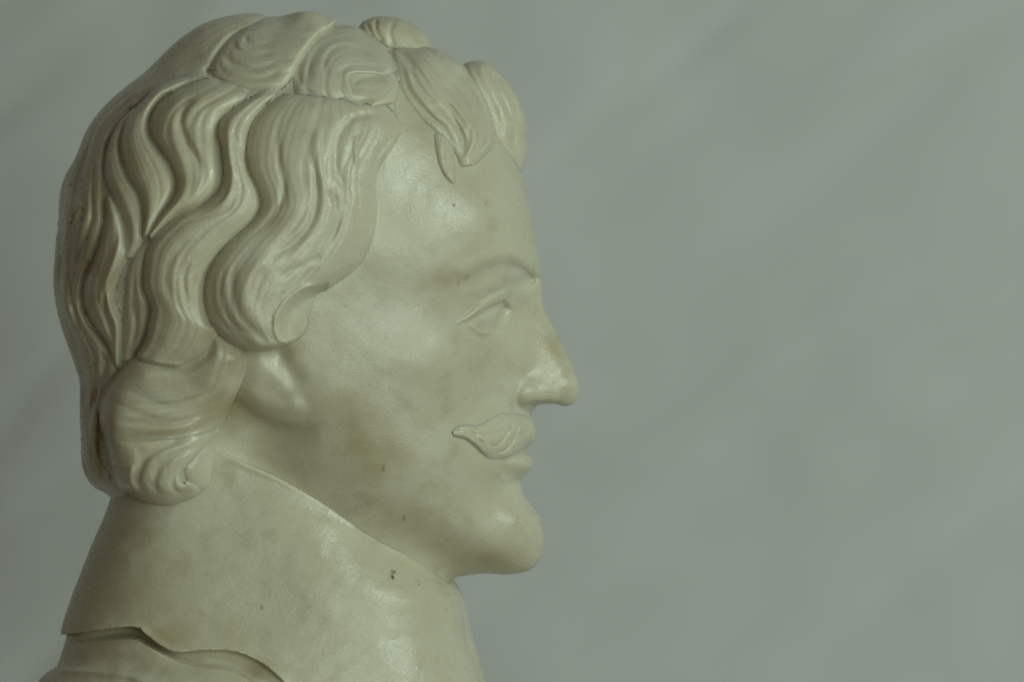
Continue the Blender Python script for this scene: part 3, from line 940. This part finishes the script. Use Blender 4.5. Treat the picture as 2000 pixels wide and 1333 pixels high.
def build(name, sol, box, h, mat, parent, sub=None, its=3):
    (a, b_), (c, d), (e, f) = box
    u = np.arange(a, b_ + h, h, dtype=float)
    v = np.arange(c, d + h, h, dtype=float)
    w = np.arange(e, f + h, h, dtype=float)
    F = sol.grid(u, v, w)
    F[0], F[-1], F[:, 0], F[:, -1], F[:, :, 0], F[:, :, -1] = [np.float32(9)] * 6
    V, Q = surface_nets(F, (a, c, e), h)
    del F
    V = relax(V, Q, 0.35)
    V = project(sol, V, 2, h)
    if sub is not None:
        V, Q = subdivide(V.astype(float), Q, sub(V[Q].mean(1)))
        V = project(sol, V, its, 1.5)
    return mesh_part(name, V, Q, mat, parent)


# ----------------------------------------------------------------------------
# materials
# ----------------------------------------------------------------------------
def new_mat(name):
    m = bpy.data.materials.new(name)
    m.use_nodes = True
    nt = m.node_tree
    return m, nt, nt.nodes['Principled BSDF'], lambda t: nt.nodes.new(t), nt.links.new


def marble():
    m, nt, bs, N, L = new_mat('aged_white_marble')
    tc = N('ShaderNodeTexCoord')

    def noise(scale, det, rough=.55):
        n = N('ShaderNodeTexNoise')
        n.inputs['Scale'].default_value = scale
        n.inputs['Detail'].default_value = det
        n.inputs['Roughness'].default_value = rough
        L(tc.outputs['Object'], n.inputs['Vector'])
        return n

    def mix(fac, a, b):
        x = N('ShaderNodeMix')
        x.data_type = 'RGBA'
        for sock, val in ((x.inputs[0], fac), (x.inputs[6], a), (x.inputs[7], b)):
            if hasattr(val, 'is_linked'):
                L(val, sock)
            else:
                sock.default_value = val
        return x.outputs[2]

    def ramp(src, lo, hi):
        r = N('ShaderNodeMapRange')
        r.inputs[1].default_value, r.inputs[2].default_value = lo, hi
        L(src, r.inputs[0])
        return r.outputs[0]

    big = noise(14, 3)
    c = mix(ramp(big.outputs[0], .35, .68), (.63, .59, .445, 1), (.68, .655, .53, 1))
    mid = noise(70, 4, .65)
    c = mix(ramp(mid.outputs[0], .52, .80), c, (.54, .49, .36, 1))
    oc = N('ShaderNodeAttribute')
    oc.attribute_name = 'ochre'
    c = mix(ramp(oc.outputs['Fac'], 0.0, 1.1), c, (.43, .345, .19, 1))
    fine = noise(900, 1, .6)
    c = mix(ramp(fine.outputs[0], .70, .90), c, (.50, .45, .34, 1))
    fl = N('ShaderNodeAttribute')
    fl.attribute_name = 'fleck'
    c = mix(fl.outputs['Fac'], c, (.035, .028, .012, 1))
    L(c, bs.inputs['Base Color'])
    bs.inputs['Subsurface Weight'].default_value = 0.6
    bs.inputs['Subsurface Radius'].default_value = (1.0, 0.80, 0.55)
    bs.inputs['Subsurface Scale'].default_value = 0.0040
    bs.inputs['IOR'].default_value = 1.48
    rr = N('ShaderNodeMapRange')
    rr.inputs[1].default_value, rr.inputs[2].default_value = .3, .7
    rr.inputs[3].default_value, rr.inputs[4].default_value = .17, .34
    L(noise(160, 3, .7).outputs[0], rr.inputs[0])
    L(rr.outputs[0], bs.inputs['Roughness'])
    # polish marks : fine scratches and crystal grain
    v = N('ShaderNodeTexVoronoi')
    v.feature = 'DISTANCE_TO_EDGE'
    v.inputs['Scale'].default_value = 190
    wv = N('ShaderNodeMapping')
    wv.inputs['Scale'].default_value = (2.2, 1.4, 0.5)
    wv.inputs['Rotation'].default_value = (0.2, 0.35, 0.1)
    L(tc.outputs['Object'], wv.inputs['Vector'])
    ds = N('ShaderNodeMix')
    ds.data_type = 'RGBA'
    ds.inputs[0].default_value = 0.02
    L(wv.outputs[0], ds.inputs[6])
    L(noise(60, 1).outputs['Color'], ds.inputs[7])
    L(ds.outputs[2], v.inputs['Vector'])
    sr = N('ShaderNodeMapRange')
    sr.inputs[1].default_value, sr.inputs[2].default_value = 0.0, 0.06
    L(v.outputs['Distance'], sr.inputs[0])
    md = noise(1050, 2, .7)
    ad = N('ShaderNodeMath')
    ad.operation = 'MULTIPLY_ADD'
    L(sr.outputs[0], ad.inputs[0])
    ad.inputs[1].default_value = 0.10
    L(md.outputs[0], ad.inputs[2])
    b1 = N('ShaderNodeBump')
    b1.inputs['Strength'].default_value = 0.30
    b1.inputs['Distance'].default_value = 0.0005
    L(ad.outputs[0], b1.inputs['Height'])
    L(b1.outputs[0], bs.inputs['Normal'])
    return m


def cloth():
    m, nt, bs, N, L = new_mat('grey_green_backdrop_cloth')
    n = N('ShaderNodeTexNoise')
    n.inputs['Scale'].default_value = 3.0
    n.inputs['Detail'].default_value = 4
    r = N('ShaderNodeValToRGB')
    r.color_ramp.elements[0].position, r.color_ramp.elements[1].position = .3, .7
    r.color_ramp.elements[0].color = (.645, .66, .66, 1)
    r.color_ramp.elements[1].color = (.695, .71, .72, 1)
    L(n.outputs[0], r.inputs[0])
    L(r.outputs[0], bs.inputs['Base Color'])
    bs.inputs['Roughness'].default_value = .9
    bs.inputs['Specular IOR Level'].default_value = .15
    return m


M = marble()
MC = cloth()

# ----------------------------------------------------------------------------
# backdrop
# ----------------------------------------------------------------------------
xs = np.r_[np.linspace(-1.7, -.42, 40), np.linspace(-.4, .4, 200), np.linspace(.42, 1.7, 40)]
zs = np.r_[np.linspace(-1.5, -.32, 40), np.linspace(-.3, .3, 150), np.linspace(.32, 1.5, 40)]
nx, nz = len(xs), len(zs)
X, Z = np.meshgrid(xs, zs, indexing='ij')
Y = np.full_like(X, 0.62)
cr = np.random.RandomState(12)
creases = [(34, .235, .016, -.008), (30, .31, .020, .010), (58, .30, .022, .006), (28, .385, .018, -.009), (50, -.08, .04, .008), (70, -.35, .04, .006)]
creases = [(a, o, w, m * .3) for a, o, w, m in creases]
creases += [(cr.uniform(26, 48), cr.uniform(-.7, .9), cr.uniform(.009, .018), cr.choice([-1, 1]) * cr.uniform(.001, .003)) for _ in range(110)]
for k, (ang, off, wd, am) in enumerate(creases):
    a = math.radians(ang)
    al = X * math.cos(a) + Z * math.sin(a)
    d = X * math.sin(a) - Z * math.cos(a) - off + .02 * np.sin(4 * al + k)
    Y += -am * np.exp(-(d / wd) ** 2) * np.clip(np.sin(13.0 * al + 1.7 * k), 0, 1) ** 1.5
Y += .0009 * noise2(nx, nz, 9, 81) + .002 * noise2(nx, nz, 24, 82)
bm_v = np.stack([X, Y, Z], -1).reshape(-1, 3)
ii = np.arange(nx * nz).reshape(nx, nz)
bq = np.stack([ii[:-1, :-1], ii[1:, :-1], ii[1:, 1:], ii[:-1, 1:]], -1).reshape(-1, 4)
me = bpy.data.meshes.new('backdrop')
me.from_pydata(bm_v.tolist(), [], bq.tolist())
me.polygons.foreach_set('use_smooth', np.ones(len(bq), bool))
me.materials.append(MC)
bd = bpy.data.objects.new('backdrop', me)
sc.collection.objects.link(bd)
bd['kind'] = 'structure'
bd['label'] = 'grey green cloth backdrop with soft creases behind the bust'
bd['category'] = 'backdrop'

# ----------------------------------------------------------------------------
# the bust
# ----------------------------------------------------------------------------
bust = bpy.data.objects.new('marble_bust', None)
sc.collection.objects.link(bust)
bust.location = tuple(BASE)
bust['label'] = 'white marble bust of a moustached man in profile with wavy hair and wide collar'
bust['category'] = 'bust'

hs = sampler(Dh)
near = lambda c: c[:, 2] > -25
skin_cut = (VV - 1300.0)
skin_sol = Solid(H, Dk, cuts=[skin_cut])
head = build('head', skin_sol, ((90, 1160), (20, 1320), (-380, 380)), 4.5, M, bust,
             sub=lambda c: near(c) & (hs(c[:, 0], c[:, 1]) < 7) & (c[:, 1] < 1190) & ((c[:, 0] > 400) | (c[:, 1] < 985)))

# moustache : a raised piece on the lip, both sides
pm = np.clip(0.5 - blur(mm.astype(float), 1.2), 0, .5) * 2 * 40
must = Solid(H, np.where(Dm > -20, Dm_tot, -20) - pm, shell=10)
build('moustache', must, ((860, 1075), (785, 912), (-230, 230)), 3.0, M, bust, sub=lambda c: near(c) & (outer(must, c) > -4))

# hair
hair = bpy.data.objects.new('hair', None)
sc.collection.objects.link(hair)
hair.parent = bust
hmap = np.sqrt(np.clip(H, 0, None))
names = ['scalp'] + [l['name'] for l in locks]
for i in range(len(names)):
    mk = label == i
    mk = mk & (Dh > -20)
    if mk.sum() < 150:
        continue
    idx = np.argwhere(mk)
    (a0, c0), (a1, c1) = idx.min(0), idx.max(0)
    bb = (slice(max(a0 - 14, 0), a1 + 15), slice(max(c0 - 14, 0), c1 + 15))
    Dl = np.full((NU, NV), -40.0, np.float32)
    # each lock runs on a little way under its neighbours, then drops
    Dl[bb] = np.maximum(Dh[bb], -20) - 0.12 * (i % 4) * smooth01((0.9 - blur(mk[bb], 2.5)) * 3) - np.clip(0.16 - blur(mk[bb], 2.5), 0, .16) / .16 * 40
    wv = hmap[mk]
    wlo = max(-12, wv.min() - 40)
    whi = wv.max() + 66
    sol = Solid(H, Dl, wmin=-7.0, shell=9)
    mks = sampler(mk.astype(np.float32))
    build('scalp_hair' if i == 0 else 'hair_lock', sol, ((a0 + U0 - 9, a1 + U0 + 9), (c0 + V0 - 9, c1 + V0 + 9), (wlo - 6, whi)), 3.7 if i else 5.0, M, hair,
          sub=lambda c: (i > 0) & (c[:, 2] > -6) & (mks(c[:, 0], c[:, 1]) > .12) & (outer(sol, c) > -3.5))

# the other side of the head wears the same hair, without the near fringe
ifr = [names.index(n_) for n_ in ('fringe', 'fringe_tip')]
Dfar = np.where(np.isin(label, ifr), -20, np.maximum(Dh, -20))
far = Solid(H, Dfar - 1.5, wmax=4.0, shell=9)
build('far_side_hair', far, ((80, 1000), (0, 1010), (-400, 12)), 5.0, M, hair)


# two tufts that stand up on the far side of the parting
def tuft(name, outline_pts, w0, halfw, R, strokes):
    bq_, sdq = poly_sd(outline_pts, m=60)
    sd = np.full((NU, NV), 60.0)
    sd[bq_] = sdq
    t = 1 - np.clip(-sd / R, 0, 1)
    h2 = halfw ** 2 * (1 - t * t)
    h2 = np.where(sd > 0, -2 * halfw ** 2 / R * sd, h2)
    D = np.zeros((NU, NV))
    for pts, d, s_ in strokes:
        stroke(D, pts, d, s_)
    D += 0.5 * noise2(NU, NV, 17, 71)
    sol = Solid(blur(h2, 2.0), blur(D, .8))
    p = np.asarray(outline_pts)
    (a, c), (b_, d) = p.min(0) - 14, p.max(0) + 14
    u = np.arange(a, b_, 2.5)
    v = np.arange(c, d, 2.5)
    w = np.arange(-halfw - 15, halfw + 15, 2.5)
    F = sol.grid(u, v, w)
    V, Q = surface_nets(F, (a, c, w[0]), 2.5)
    V = project(sol, relax(V, Q, .4), 2, 2)
    V[:, 2] += w0
    mesh_part(name, V, Q, M, hair)


tuft('hair_tuft', [(690, 70), (705, 44), (722, 35), (748, 31), (784, 36), (815, 53), (836, 72), (846, 92), (838, 118), (800, 140), (745, 130), (705, 100)], -40, 70, 46,
     [([(716, 44), (724, 62), (742, 88), (760, 104)], -5, 4), ([(735, 36), (735, 60), (750, 86)], -4, 4), ([(770, 42), (762, 66), (770, 92)], -3, 5)])
tuft('hair_tuft', [(900, 128), (915, 120), (942, 119), (963, 129), (982, 148), (1002, 174), (1019, 206), (1028, 238), (1029, 272), (1030, 306), (1018, 341), (1000, 338), (975, 335), (920, 300), (890, 220), (885, 160)], -34, 98, 70,
     [([(940, 125), (975, 180), (1000, 240), (1005, 300)], -4, 5), ([(965, 140), (1000, 200), (1016, 260)], -4, 5), ([(925, 130), (960, 200), (985, 270)], -3, 5)])

# clothing
col_sol = Solid(Hc_n, Dc, Hc_f, cuts=[sd_col])
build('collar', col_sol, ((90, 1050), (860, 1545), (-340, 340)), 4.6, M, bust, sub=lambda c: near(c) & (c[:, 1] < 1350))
coat_cut = np.maximum(1190 - VV, VV - 1540)
coat_sol = Solid(Ht_n, Dt, cuts=[coat_cut])
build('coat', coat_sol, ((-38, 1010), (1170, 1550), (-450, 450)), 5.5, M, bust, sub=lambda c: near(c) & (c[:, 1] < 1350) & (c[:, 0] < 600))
print('TRIANGLES', tri_total)
